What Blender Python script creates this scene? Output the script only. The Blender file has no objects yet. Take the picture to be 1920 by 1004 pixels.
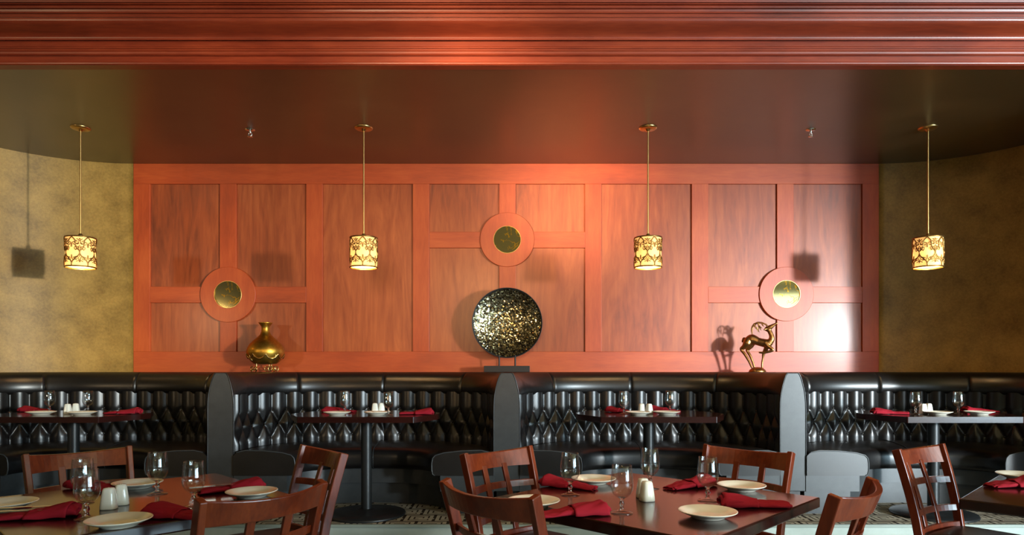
import bpy, math, random
from mathutils import Vector, Matrix
R = random.Random(7)
SC = bpy.context.scene
COL = SC.collection
PI = math.pi
P = 0.14            # platform floor height
CAM = 1.28          # camera height
F = 1250.0          # focal length in pixels of the 1920 wide frame

def gx(px, d): return (px - 960.0) / F * d
def gz(py, d): return CAM + (690.0 - py) / F * d

# ------------------------------------------------------------------ mesh helpers
class MB:
    def __init__(s): s.v = []; s.f = []; s.sm = []
    def add(s, vs, fs, smooth=False):
        o = len(s.v); s.v += [tuple(p) for p in vs]
        for f in fs:
            s.f.append(tuple(i + o for i in f)); s.sm.append(smooth)
        return s
    def box(s, x0, x1, y0, y1, z0, z1):
        vs = [(x, y, z) for x in (x0, x1) for y in (y0, y1) for z in (z0, z1)]
        return s.add(vs, [(0,1,3,2),(4,6,7,5),(0,4,5,1),(2,3,7,6),(0,2,6,4),(1,5,7,3)])
    def prism(s, poly, z0, z1, smooth=False):
        n = len(poly)
        vs = [(x, y, z0) for x, y in poly] + [(x, y, z1) for x, y in poly]
        s.add(vs, [(i, (i+1) % n, n+(i+1) % n, n+i) for i in range(n)], smooth)
        return s.add(vs, [tuple(range(n-1, -1, -1)), tuple(range(n, 2*n))])
    def prism_y(s, poly, y0, y1):
        n = len(poly)
        vs = [(x, y0, z) for x, z in poly] + [(x, y1, z) for x, z in poly]
        return s.add(vs, [(i, n+i, n+(i+1) % n, (i+1) % n) for i in range(n)] + [tuple(range(n)), tuple(range(2*n-1, n-1, -1))])
    def prism_x(s, poly, x0, x1, smooth=False):
        n = len(poly)
        vs = [(x0, y, z) for y, z in poly] + [(x1, y, z) for y, z in poly]
        s.add(vs, [(i, (i+1) % n, n+(i+1) % n, n+i) for i in range(n)], smooth)
        return s.add(vs, [tuple(range(n-1, -1, -1)), tuple(range(n, 2*n))])
    def lathe(s, prof, seg=32, c=(0,0,0), sq=0.0, smooth=True, cap=True):
        """profile of (radius, z); sq>0 gives a rounded-square plan"""
        vs = []; fs = []; n = len(prof)
        for r, z in prof:
            for k in range(seg):
                a = 2*PI*k/seg
                q = 1.0
                if sq: q = (abs(math.cos(a))**sq + abs(math.sin(a))**sq)**(-1.0/sq)
                vs.append((c[0]+r*q*math.cos(a), c[1]+r*q*math.sin(a), c[2]+z))
        for i in range(n-1):
            for k in range(seg):
                k2 = (k+1) % seg
                fs.append((i*seg+k, i*seg+k2, (i+1)*seg+k2, (i+1)*seg+k))
        s.add(vs, fs, smooth)
        if prof[0] == prof[-1] or not cap: return s
        if prof[0][0] > 1e-6: s.add(vs[:seg], [tuple(range(seg-1, -1, -1))])
        if prof[-1][0] > 1e-6: s.add(vs[-seg:], [tuple(range(seg))])
        return s
    def tube(s, pts, rad, seg=8, flat=None):
        pts = [Vector(p) for p in pts]; n = len(pts)
        rs = [rad]*n if not isinstance(rad, (list, tuple)) else rad
        vs = []; fs = []; up = None
        for i, p in enumerate(pts):
            t = (pts[min(i+1, n-1)] - pts[max(i-1, 0)])
            t = t.normalized() if t.length > 1e-9 else Vector((0,0,1))
            if up is None:
                up = Vector((0,0,1)) if abs(t.z) < .9 else Vector((1,0,0))
            a = t.cross(up)
            if a.length < 1e-6: a = t.orthogonal()
            a.normalize(); b = a.cross(t).normalized(); up = b
            for k in range(seg):
                an = 2*PI*k/seg
                vs.append(p + a*(rs[i]*math.cos(an)) + b*(rs[i]*math.sin(an)))
        for i in range(n-1):
            for k in range(seg):
                k2 = (k+1) % seg
                fs.append((i*seg+k, i*seg+k2, (i+1)*seg+k2, (i+1)*seg+k))
        s.add(vs, fs, True)
        s.add(vs[:seg], [tuple(range(seg-1, -1, -1))]); s.add(vs[-seg:], [tuple(range(seg))])
        return s
    def bar(s, pts, w, t, wdir=(1,0,0)):
        """rectangular bar along pts, w along wdir, t across"""
        pts = [Vector(p) for p in pts]; n = len(pts); wd = Vector(wdir).normalized()
        vs = []; fs = []
        for i, p in enumerate(pts):
            tn = (pts[min(i+1, n-1)] - pts[max(i-1, 0)]).normalized()
            nn = tn.cross(wd).normalized()
            for a, b in ((-1,-1),(1,-1),(1,1),(-1,1)):
                vs.append(p + wd*(a*w/2) + nn*(b*t/2))
        for i in range(n-1):
            for k in range(4):
                k2 = (k+1) % 4
                fs.append((i*4+k, i*4+k2, (i+1)*4+k2, (i+1)*4+k))
        fs += [(3,2,1,0), tuple(range((n-1)*4, n*4))]
        return s.add(vs, fs)
    def ball(s, c, r, seg=14, rings=9, sc=(1,1,1)):
        prof = [(math.sin(PI*i/rings), -math.cos(PI*i/rings)) for i in range(rings+1)]
        vs = []; fs = []
        for a, z in prof:
            for k in range(seg):
                an = 2*PI*k/seg
                vs.append((c[0]+r*sc[0]*a*math.cos(an), c[1]+r*sc[1]*a*math.sin(an), c[2]+r*sc[2]*z))
        for i in range(rings):
            for k in range(seg):
                k2 = (k+1) % seg
                fs.append((i*seg+k, i*seg+k2, (i+1)*seg+k2, (i+1)*seg+k))
        return s.add(vs, fs, True)
    def grid(s, rows, smooth=True, flip=False):
        n = len(rows); m = len(rows[0])
        vs = [p for r in rows for p in r]; fs = []
        for i in range(n-1):
            for j in range(m-1):
                q = (i*m+j, i*m+j+1, (i+1)*m+j+1, (i+1)*m+j)
                fs.append(q[::-1] if flip else q)
        return s.add(vs, fs, smooth)
    def mesh(s, name, mat, merge=True):
        me = bpy.data.meshes.new(name)
        me.from_pydata([tuple(p) for p in s.v], [], s.f)
        me.polygons.foreach_set('use_smooth', s.sm)
        if mat: me.materials.append(mat)
        me.validate(); me.update()
        return me

def obj(name, mb, mat, parent=None, bevel=0, bseg=2):
    o = bpy.data.objects.new(name, mb.mesh(name, mat))
    COL.objects.link(o)
    if parent is not None: o.parent = parent
    if bevel:
        m = o.modifiers.new('Bevel', 'BEVEL'); m.width = bevel; m.segments = bseg
        m.limit_method = 'ANGLE'; m.angle_limit = math.radians(40)
    return o
def smooth_join(o, dist=1e-5):
    m = o.modifiers.new('Weld', 'WELD'); m.merge_threshold = dist
    return o
def tag(o, label, cat, group=None):
    o['label'] = label; o['category'] = cat
    if group: o['group'] = group
    return o
def thing(name, label, cat, loc=(0,0,0), rz=0.0, group=None):
    o = bpy.data.objects.new(name, None); COL.objects.link(o)
    o.empty_display_size = 0.05
    o.location = loc; o.rotation_euler = (0, 0, rz)
    return tag(o, label, cat, group)
def struct(o):
    o['kind'] = 'structure'; return o
def dup(root, loc, rz=None, label=None, group=None):
    r = root.copy(); COL.objects.link(r); r.location = loc
    if rz is not None: r.rotation_euler = (0, 0, rz)
    if label: r['label'] = label
    if group: r['group'] = group
    for ch in list(root.children):
        c = ch.copy(); COL.objects.link(c); c.parent = r
        for g in list(ch.children):
            d = g.copy(); COL.objects.link(d); d.parent = c
    return r

# ------------------------------------------------------------------ materials
def srgb(r, g, b):
    f = lambda c: ((c/255.0)/12.92 if c/255.0 <= .04045 else (((c/255.0)+.055)/1.055)**2.4)
    return (f(r), f(g), f(b), 1.0)
def new_mat(name):
    m = bpy.data.materials.new(name); m.use_nodes = True
    nt = m.node_tree; b = nt.nodes['Principled BSDF']
    return m, nt, b
def plain(name, col, rough=.5, metal=0.0, bump=0.0, bscale=200.0, coat=0.0, spec=.5):
    m, nt, b = new_mat(name)
    b.inputs['Base Color'].default_value = col; b.inputs['Roughness'].default_value = rough
    b.inputs['Metallic'].default_value = metal; b.inputs['Coat Weight'].default_value = coat
    b.inputs['Specular IOR Level'].default_value = spec
    if bump:
        tc = nt.nodes.new('ShaderNodeTexCoord'); n = nt.nodes.new('ShaderNodeTexNoise'); bp = nt.nodes.new('ShaderNodeBump')
        n.inputs['Scale'].default_value = bscale; n.inputs['Detail'].default_value = 4
        bp.inputs['Strength'].default_value = bump; bp.inputs['Distance'].default_value = .004
        nt.links.new(tc.outputs['Object'], n.inputs['Vector']); nt.links.new(n.outputs['Fac'], bp.inputs['Height'])
        nt.links.new(bp.outputs['Normal'], b.inputs['Normal'])
    return m
def ramp(nt, stops):
    r = nt.nodes.new('ShaderNodeValToRGB'); e = r.color_ramp.elements
    e[0].position, e[0].color = stops[0]; e[1].position, e[1].color = stops[-1]
    for p, c in stops[1:-1]:
        k = e.new(p); k.color = c
    return r
def wood(name, dark, mid, light, axis='z', rough=.35, coat=.3, scale=1.0, figure=.6):
    m, nt, b = new_mat(name)
    tc = nt.nodes.new('ShaderNodeTexCoord'); mp = nt.nodes.new('ShaderNodeMapping')
    st = {'x': (1.2, 9, 9), 'y': (9, 1.2, 9), 'z': (9, 9, 1.2)}[axis]
    mp.inputs['Scale'].default_value = tuple(scale*k for k in st)
    n1 = nt.nodes.new('ShaderNodeTexNoise'); n1.inputs['Scale'].default_value = 1.0
    n1.inputs['Detail'].default_value = 7; n1.inputs['Roughness'].default_value = .6; n1.inputs['Distortion'].default_value = figure*2.5
    n2 = nt.nodes.new('ShaderNodeTexNoise'); n2.inputs['Scale'].default_value = 1.1*scale; n2.inputs['Detail'].default_value = 3
    n3 = nt.nodes.new('ShaderNodeTexNoise'); n3.inputs['Scale'].default_value = 7.0; n3.inputs['Detail'].default_value = 2
    nt.links.new(tc.outputs['Object'], mp.inputs['Vector'])
    nt.links.new(mp.outputs['Vector'], n1.inputs['Vector']); nt.links.new(mp.outputs['Vector'], n3.inputs['Vector'])
    nt.links.new(tc.outputs['Object'], n2.inputs['Vector'])
    a = nt.nodes.new('ShaderNodeMath'); a.operation = 'MULTIPLY_ADD'; a.inputs[1].default_value = .55
    a2 = nt.nodes.new('ShaderNodeMath'); a2.operation = 'MULTIPLY_ADD'; a2.inputs[1].default_value = .2
    nt.links.new(n2.outputs['Fac'], a.inputs[0]); 
    s = nt.nodes.new('ShaderNodeMath'); s.operation = 'MULTIPLY'; s.inputs[1].default_value = .45
    nt.links.new(n1.outputs['Fac'], s.inputs[0]); nt.links.new(s.outputs[0], a.inputs[2])
    nt.links.new(n3.outputs['Fac'], a2.inputs[0]); nt.links.new(a.outputs[0], a2.inputs[2])
    r = ramp(nt, [(.38, dark), (.56, mid), (.78, light)])
    nt.links.new(a2.outputs[0], r.inputs['Fac']); nt.links.new(r.outputs['Color'], b.inputs['Base Color'])
    b.inputs['Roughness'].default_value = rough; b.inputs['Coat Weight'].default_value = coat
    b.inputs['Coat Roughness'].default_value = .22 if rough > .4 else .12
    bp = nt.nodes.new('ShaderNodeBump'); bp.inputs['Strength'].default_value = .06; bp.inputs['Distance'].default_value = .003
    nt.links.new(n1.outputs['Fac'], bp.inputs['Height']); nt.links.new(bp.outputs['Normal'], b.inputs['Normal'])
    return m
def mottled(name, c1, c2, scale, rough, spec=.4, bump=.1, detail=6, c3=None, coat=0):
    m, nt, b = new_mat(name)
    tc = nt.nodes.new('ShaderNodeTexCoord')
    n1 = nt.nodes.new('ShaderNodeTexNoise'); n1.inputs['Scale'].default_value = scale; n1.inputs['Detail'].default_value = detail
    n1.inputs['Roughness'].default_value = .7
    n2 = nt.nodes.new('ShaderNodeTexNoise'); n2.inputs['Scale'].default_value = scale*.12; n2.inputs['Detail'].default_value = 2
    ad = nt.nodes.new('ShaderNodeMath'); ad.operation = 'ADD'
    hf = nt.nodes.new('ShaderNodeMath'); hf.operation = 'MULTIPLY'; hf.inputs[1].default_value = .5
    for n in (n1, n2): nt.links.new(tc.outputs['Object'], n.inputs['Vector'])
    nt.links.new(n1.outputs['Fac'], ad.inputs[0]); nt.links.new(n2.outputs['Fac'], ad.inputs[1])
    nt.links.new(ad.outputs[0], hf.inputs[0])
    r = ramp(nt, [(.36, c1), (.64, c2)])
    nt.links.new(hf.outputs[0], r.inputs['Fac']); nt.links.new(r.outputs['Color'], b.inputs['Base Color'])
    b.inputs['Roughness'].default_value = rough; b.inputs['Specular IOR Level'].default_value = spec
    b.inputs['Coat Weight'].default_value = coat
    bp = nt.nodes.new('ShaderNodeBump'); bp.inputs['Strength'].default_value = bump; bp.inputs['Distance'].default_value = .003
    nt.links.new(n1.outputs['Fac'], bp.inputs['Height']); nt.links.new(bp.outputs['Normal'], b.inputs['Normal'])
    return m
def M(nt, op, *ins):
    n = nt.nodes.new('ShaderNodeMath'); n.operation = op
    for i, x in enumerate(ins):
        if isinstance(x, (int, float)): n.inputs[i].default_value = x
        else: nt.links.new(x, n.inputs[i])
    return n.outputs[0]
def carpet_mat():
    m, nt, b = new_mat('greek_key_carpet')
    tc = nt.nodes.new('ShaderNodeTexCoord'); sp = nt.nodes.new('ShaderNodeSeparateXYZ')
    nt.links.new(tc.outputs['Object'], sp.inputs[0])
    u0 = M(nt, 'MULTIPLY', sp.outputs['X'], 1/.235); v0 = M(nt, 'MULTIPLY', sp.outputs['Y'], 1/.215)
    row = M(nt, 'FLOOR', v0)
    u0 = M(nt, 'ADD', u0, M(nt, 'MULTIPLY', row, .5))
    u = M(nt, 'SUBTRACT', M(nt, 'FRACT', u0), .5); v = M(nt, 'SUBTRACT', M(nt, 'FRACT', v0), .5)
    d = M(nt, 'MAXIMUM', M(nt, 'ABSOLUTE', u), M(nt, 'ABSOLUTE', v))
    ring = M(nt, 'GREATER_THAN', M(nt, 'FRACT', M(nt, 'MULTIPLY', d, 6.0)), .70)
    gap = M(nt, 'MULTIPLY', M(nt, 'GREATER_THAN', u, 0.0), M(nt, 'LESS_THAN', M(nt, 'ABSOLUTE', M(nt, 'ADD', v, .1)), .07))
    dark = M(nt, 'MULTIPLY', ring, M(nt, 'SUBTRACT', 1.0, gap))
    rib = M(nt, 'MULTIPLY', M(nt, 'GREATER_THAN', M(nt, 'FRACT', M(nt, 'MULTIPLY', sp.outputs['Y'], 1/.036)), .76), .35)
    n = nt.nodes.new('ShaderNodeTexNoise'); n.inputs['Scale'].default_value = 260
    nt.links.new(tc.outputs['Object'], n.inputs['Vector'])
    tot = M(nt, 'MAXIMUM', dark, rib)
    tot = M(nt, 'ADD', tot, M(nt, 'MULTIPLY', M(nt, 'SUBTRACT', n.outputs['Fac'], .5), .3))
    r = ramp(nt, [(.05, srgb(178, 170, 152)), (1.0, srgb(46, 36, 28))])
    nt.links.new(tot, r.inputs['Fac']); nt.links.new(r.outputs['Color'], b.inputs['Base Color'])
    b.inputs['Roughness'].default_value = .95; b.inputs['Specular IOR Level'].default_value = .1
    return m
def emit(name, col, s):
    m, nt, b = new_mat(name)
    b.inputs['Base Color'].default_value = col; b.inputs['Roughness'].default_value = .6
    b.inputs['Emission Color'].default_value = col; b.inputs['Emission Strength'].default_value = s
    return m
def glass_mat():
    m, nt, b = new_mat('clear_glass')
    b.inputs['Base Color'].default_value = (1, 1, 1, 1); b.inputs['Roughness'].default_value = 0.0
    b.inputs['Transmission Weight'].default_value = 1.0; b.inputs['IOR'].default_value = 1.47
    return m
def thin_glass():
    m = bpy.data.materials.new('thin_clear_glass'); m.use_nodes = True
    nt = m.node_tree; nt.nodes.remove(nt.nodes['Principled BSDF'])
    t = nt.nodes.new('ShaderNodeBsdfTransparent'); g = nt.nodes.new('ShaderNodeBsdfGlossy'); f = nt.nodes.new('ShaderNodeLayerWeight'); x = nt.nodes.new('ShaderNodeMixShader')
    t.inputs['Color'].default_value = (.97, .98, .98, 1); g.inputs['Roughness'].default_value = 0.0; f.inputs['Blend'].default_value = .5
    nt.links.new(M(nt, 'ADD', M(nt, 'MULTIPLY', M(nt, 'POWER', f.outputs['Facing'], 4.0), .8), .085), x.inputs[0]); nt.links.new(t.outputs[0], x.inputs[1]); nt.links.new(g.outputs[0], x.inputs[2])
    nt.links.new(x.outputs[0], nt.nodes['Material Output'].inputs['Surface'])
    return m
def veined_mirror():
    m, nt, b = new_mat('gold_veined_mirror')
    tc = nt.nodes.new('ShaderNodeTexCoord')
    n = nt.nodes.new('ShaderNodeTexNoise'); n.inputs['Scale'].default_value = 8.0; n.inputs['Detail'].default_value = 5
    n.inputs['Distortion'].default_value = .6
    nt.links.new(tc.outputs['Object'], n.inputs['Vector'])
    e = M(nt, 'ABSOLUTE', M(nt, 'SUBTRACT', n.outputs['Fac'], .5))
    k = M(nt, 'LESS_THAN', e, .013)
    n2 = nt.nodes.new('ShaderNodeTexNoise'); n2.inputs['Scale'].default_value = 9.0
    nt.links.new(tc.outputs['Object'], n2.inputs['Vector'])
    k = M(nt, 'MULTIPLY', k, M(nt, 'GREATER_THAN', n2.outputs['Fac'], .47))
    mx = nt.nodes.new('ShaderNodeMix'); mx.data_type = 'RGBA'
    mx.inputs['A'].default_value = srgb(150, 140, 92); mx.inputs['B'].default_value = srgb(235, 180, 60)
    nt.links.new(k, mx.inputs['Factor']); nt.links.new(mx.outputs['Result'], b.inputs['Base Color'])
    b.inputs['Metallic'].default_value = .92; b.inputs['Roughness'].default_value = .06
    return m
def mosaic_mat():
    m, nt, b = new_mat('mirror_mosaic')
    g = nt.nodes.new('ShaderNodeNewGeometry')
    r = ramp(nt, [(.0, srgb(70, 64, 50)), (.35, srgb(136, 126, 92)), (.7, srgb(190, 182, 140)), (1.0, srgb(226, 226, 210))])
    nt.links.new(g.outputs['Random Per Island'], r.inputs['Fac']); nt.links.new(r.outputs['Color'], b.inputs['Base Color'])
    b.inputs['Metallic'].default_value = 1.0; b.inputs['Roughness'].default_value = .2
    return m

W_PANEL = wood('cherry_veneer_panel', srgb(102, 40, 15), srgb(144, 62, 25), srgb(176, 88, 41), 'z', .5, .22, .55, 1.7)
W_STILE = wood('cherry_stile', srgb(140, 50, 17), srgb(166, 64, 23), srgb(186, 82, 33), 'z', .5, .12, 1.4, .15)
W_RAIL = wood('cherry_rail', srgb(140, 50, 17), srgb(166, 64, 23), srgb(186, 82, 33), 'x', .5, .12, 1.4, .15)
W_TRIM = wood('cherry_cornice', srgb(92, 28, 12), srgb(128, 44, 20), srgb(160, 64, 32), 'x', .42, .15, 1.0, .25)
W_CHAIR = wood('chestnut_chair_wood', srgb(60, 20, 9), srgb(98, 36, 15), srgb(130, 56, 24), 'z', .3, .18, 2.0, .5)
W_TABLE = wood('mahogany_table', srgb(27, 9, 7), srgb(37, 13, 10), srgb(50, 18, 13), 'x', .17, .3, 1.2, .2)
W_TABLE.node_tree.nodes['Principled BSDF'].inputs['Specular IOR Level'].default_value = .35
LEATHER = mottled('black_leather', srgb(11, 10, 10), srgb(19, 17, 17), 90, .34, .6, .04, coat=0)
VINYL = mottled('charcoal_vinyl', srgb(44, 47, 49), srgb(54, 57, 58), 140, .42, .5, .08)
GOLDWALL = mottled('gold_wallpaper', srgb(122, 93, 41), srgb(164, 129, 63), 46, .55, .45, .25, 8)
CEIL = mottled('brown_glazed_ceiling', srgb(46, 36, 20), srgb(70, 54, 30), 2.2, .34, .8, .05, 5, coat=.5)
CEIL.node_tree.nodes['Principled BSDF'].inputs['Coat Roughness'].default_value = .3
ROOMWALL = plain('room_plaster', srgb(120, 98, 72), .8)
ROOMCEIL = plain('room_ceiling_paint', srgb(205, 178, 118), .85)
TILE = mottled('pale_floor_tile', srgb(150, 160, 152), srgb(170, 180, 172), 6, .3, .5, .03)
CARPET = carpet_mat()
BLACKM = plain('black_powder_coat', srgb(34, 36, 37), .38, .3, .06, 400)
BLACKP = plain('matt_black_metal', srgb(30, 28, 27), .5, .2)
BRASS = plain('satin_brass', srgb(196, 164, 104), .3, 1.0)
FILI = plain('antique_gold_filigree', srgb(150, 116, 66), .4, 1.0)
GOLD = mottled('hammered_gold', srgb(168, 122, 40), srgb(216, 172, 76), 34, .4, .5, .12)
GOLD.node_tree.nodes['Principled BSDF'].inputs['Metallic'].default_value = 1.0
BRONZE = mottled('bronze', srgb(132, 92, 52), srgb(186, 138, 84), 30, .36, .5, .05)
BRONZE.node_tree.nodes['Principled BSDF'].inputs['Metallic'].default_value = 1.0
CHROME = plain('chrome', srgb(220, 214, 206), .15, 1.0)
STEEL = plain('polished_steel', srgb(224, 214, 196), .12, 1.0)
CHINA = plain('white_china', srgb(232, 226, 208), .12, 0, coat=.3)
SHAKE = plain('white_porcelain', srgb(226, 226, 214), .15, 0, coat=.3)
CLOTH = plain('crimson_cloth', srgb(142, 20, 36), .85, 0, .35, 500, spec=.2)
GLASS = glass_mat(); THIN = thin_glass()
MIRROR = veined_mirror()
MOSAIC = mosaic_mat()
def shade_mat():
    m = emit('lit_cream_diffuser', srgb(255, 200, 120), .55); nt = m.node_tree
    t = nt.nodes.new('ShaderNodeBsdfTranslucent'); t.inputs['Color'].default_value = srgb(255, 214, 150)
    x = nt.nodes.new('ShaderNodeMixShader'); x.inputs[0].default_value = .05
    nt.links.new(nt.nodes['Principled BSDF'].outputs[0], x.inputs[1]); nt.links.new(t.outputs[0], x.inputs[2])
    nt.links.new(x.outputs[0], nt.nodes['Material Output'].inputs['Surface'])
    return m
DIFFUSER = shade_mat()
BULB = emit('lit_bulb', srgb(255, 226, 160), 30.0)

# ------------------------------------------------------------------ setting
D = 6.32            # wall plane (front of the panelling frame)
H = 1.9365          # alcove ceiling above camera
ZC = CAM + H
ZL = P + 1.10       # top of the booth backs
XL, XR = gx(250, D), gx(1648, D)
YE = 4.86           # platform edge

def slab(name, x0, x1, y0, y1, z0, z1, mat, parent=None, bevel=0):
    return obj(name, MB().box(x0, x1, y0, y1, z0, z1), mat, parent, bevel)

struct(slab('floor', -7.2, 9.9, -6.4, 7.0, -.12, 0, TILE))
pf = struct(slab('floor', -7.1, 9.8, YE, 6.6, .001, P, CARPET))
slab('riser', -7.1, 9.8, YE-.018, YE, .001, P-.022, TILE, pf)
slab('nosing', -7.1, 9.8, YE-.03, YE+.0, P-.022, P+.001, plain('nosing_metal', srgb(132, 142, 134), .35), pf, .004)

# back wall panelling ------------------------------------------------
wb = struct(slab('wall_back', XL-.02, XR+.02, D+.04, D+.16, 0, ZC+.1, W_PANEL))
def wx(px): return gx(px, D)
def wz(py): return gz(py, D)
TOPZ, T0, B0, BOTZ = ZC, wz(345), wz(660), P + .9
def rail(x0, x1, z0, z1): obj('rail', MB().box(x0, x1, D, D+.045, z0, z1), W_RAIL, wb, .0025)
def stile(x0, x1, z0, z1): obj('stile', MB().box(x0, x1, D-.0008, D+.045, z0, z1), W_STILE, wb, .0025)
def panel(x0, x1, z0, z1): obj('panel', MB().box(x0, x1, D+.017, D+.045, z0, z1), W_PANEL, wb, .002)
rail(XL, XR, T0, TOPZ); rail(XL, XR, BOTZ, B0)
for a, b in ((250,281),(574,605),(774,805),(1097,1128),(1297,1328),(1617,1648)):
    stile(wx(a), wx(b), B0, T0)
def cross(a, b, s0, s1, r0, r1):
    stile(wx(s0), wx(s1), B0, wz(r1)); stile(wx(s0), wx(s1), wz(r0), T0)
    rail(wx(a), wx(b), wz(r1), wz(r0))
    for x0, x1 in ((a, s0), (s1, b)):
        panel(wx(x0), wx(x1), wz(r0), T0); panel(wx(x0), wx(x1), B0, wz(r1))
cross(281, 574, 412, 443, 538, 568); cross(805, 1097, 936, 967, 435, 465); cross(1328, 1617, 1457, 1488, 538, 568)
panel(wx(605), wx(774), B0, T0); panel(wx(1128), wx(1297), B0, T0)

# curved side walls --------------------------------------------------
def curved_wall(name, x0, sgn, mat):
    rad = 1.15; pts = [(x0 - sgn*.0, D+.0)]
    for i in range(33):
        a = PI/2*i/32
        pts.append((x0 + sgn*rad*math.sin(a), D - rad + rad*math.cos(a)))
    pts.append((x0 + sgn*rad, 4.3))
    mb = MB()
    rows = [[(x, y, z) for x, y in pts] for z in (0.0, ZC+.1)]
    mb.grid(rows, True, flip=(sgn < 0))
    back = [[(x+sgn*.12*min(1, i/6), y+.12*(1-min(1, i/33)), z) for i, (x, y) in enumerate(pts)] for z in (0.0, ZC+.1)]
    mb.grid(back, True, flip=(sgn > 0))
    return struct(obj(name, mb, mat))
curved_wall('wall_left', XL, -1, GOLDWALL)
curved_wall('wall_right', XR, 1, GOLDWALL)
struct(slab('ceiling', -5.2, 5.2, 4.30, 6.6, ZC, ZC+.14, CEIL))

# cornice over the alcove mouth ---------------------------------------
def zz(py, d): return gz(py, d)
prof = [(4.325, ZC-.001), (4.262, ZC-.001)]
for i in range(7):                                   # bead
    a = -PI/2 + PI*i/6
    prof.append((4.262-.010*math.cos(a), ZC+.010+.010*math.sin(a)))
prof += [(4.266, ZC+.022), (4.266, zz(106, 4.266)), (4.256, zz(105, 4.256))]
for i in range(6):
    a = i/5; prof.append((4.252-.014*math.sin(a*PI/2), zz(104, 4.252) + .018*(1-math.cos(a*PI/2))))
prof += [(4.232, zz(95, 4.232)), (4.232, zz(91, 4.232)), (4.224, zz(90.5, 4.224)), (4.224, zz(88, 4.224)), (4.230, zz(87, 4.230)), (4.230, zz(76, 4.230)), (4.206, zz(75, 4.206))]
d0, d1 = 4.206, 4.105; z0, z1 = zz(74, d0), zz(34, d1)
for i in range(13):                                  # big ogee
    a = i/12
    s = a - .16*math.sin(2*PI*a)
    prof.append((d0 + (d1-d0)*s, z0 + (z1-z0)*a))
prof += [(4.104, zz(32.5, 4.104)), (4.096, zz(32, 4.096)), (4.094, zz(25, 4.094)), (4.082, zz(24.5, 4.082)), (4.082, zz(22, 4.082)),
         (4.090, zz(21.5, 4.090)), (4.086, zz(17, 4.086))]
for i in range(6):
    a = -PI/2 + PI*i/5
    prof.append((4.070-.008*math.cos(a), zz(16, 4.07)+.011+.010*math.sin(a)))
prof += [(4.066, zz(9, 4.066)), (4.05, zz(8, 4.05)), (4.05, zz(5, 4.05)), (4.035, zz(4, 4.035)), (4.03, zz(0, 4.03)), (3.99, zz(-8, 3.99)),
         (3.94, zz(-22, 3.94)), (3.93, 3.72), (4.325, 3.72)]
tr = MB(); n = len(prof)
tr.prism_x(prof, -7.1, 9.8)
struct(obj('trim_1', tr, W_TRIM))

# dining room shell (behind and beside the camera) ---------------------
struct(slab('ceiling', -7.2, 9.9, -6.4, 4.34, 3.70, 3.84, ROOMCEIL))
rm_ = MB(); rws = [(5.9, 6.9), (7.2, 8.2), (8.5, 9.5)]
xs = [-7.2] + [x for w in rws for x in w] + [9.9]
rm_.box(-7.2, 9.9, -6.5, -6.4, 0, .5); rm_.box(-7.2, 9.9, -6.5, -6.4, 3.4, 3.75)
for i in range(0, len(xs), 2): rm_.box(xs[i], xs[i+1], -6.5, -6.4, .5, 3.4)
struct(obj('wall_rear', rm_, ROOMWALL))
for k, (a, b) in enumerate(rws):
    fr = MB()
    for x0, x1, z0, z1 in ((a, b, .5, .56), (a, b, 3.34, 3.4), (a, a+.06, .56, 3.34), (b-.06, b, .56, 3.34), ((a+b)/2-.02, (a+b)/2+.02, .56, 3.34), (a, b, 2.4, 2.44)):
        fr.box(x0, x1, -6.47, -6.42, z0, z1)
    struct(obj('window_%d' % (k+4), fr, W_CHAIR))
struct(slab('wall_dining_left', -7.3, -7.2, -6.5, 6.6, 0, 3.75, ROOMWALL))
wr = MB()                                            # right wall with three window openings
wins = [(-5.2, -4.1), (-3.9, -2.7), (-2.3, -1.1)]
ys = [-6.5] + [y for w in wins for y in w] + [6.6]
wr.box(9.9, 10.05, -6.5, 6.6, 0, .35); wr.box(9.9, 10.05, -6.5, 6.6, 3.35, 3.75)
for i in range(0, len(ys), 2): wr.box(9.9, 10.05, ys[i], ys[i+1], .35, 3.35)
struct(obj('wall_dining_right', wr, ROOMWALL))
for k, (a, b) in enumerate(wins):
    fr = MB()
    for y0, y1, z0, z1 in ((a, b, .35, .41), (a, b, 3.29, 3.35), (a, a+.06, .41, 3.29), (b-.06, b, .41, 3.29), ((a+b)/2-.02, (a+b)/2+.02, .41, 3.29)):
        fr.box(9.93, 9.99, y0, y1, z0, z1)
    struct(obj('window_%d' % (k+1), fr, W_CHAIR))
struct(slab('wall_front_right', 4.31, 9.9, 4.345, 4.45, 0, 3.75, ROOMWALL))
struct(slab('wall_front_left', -7.2, -4.62, 4.345, 4.45, 0, 3.75, ROOMWALL))

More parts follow.
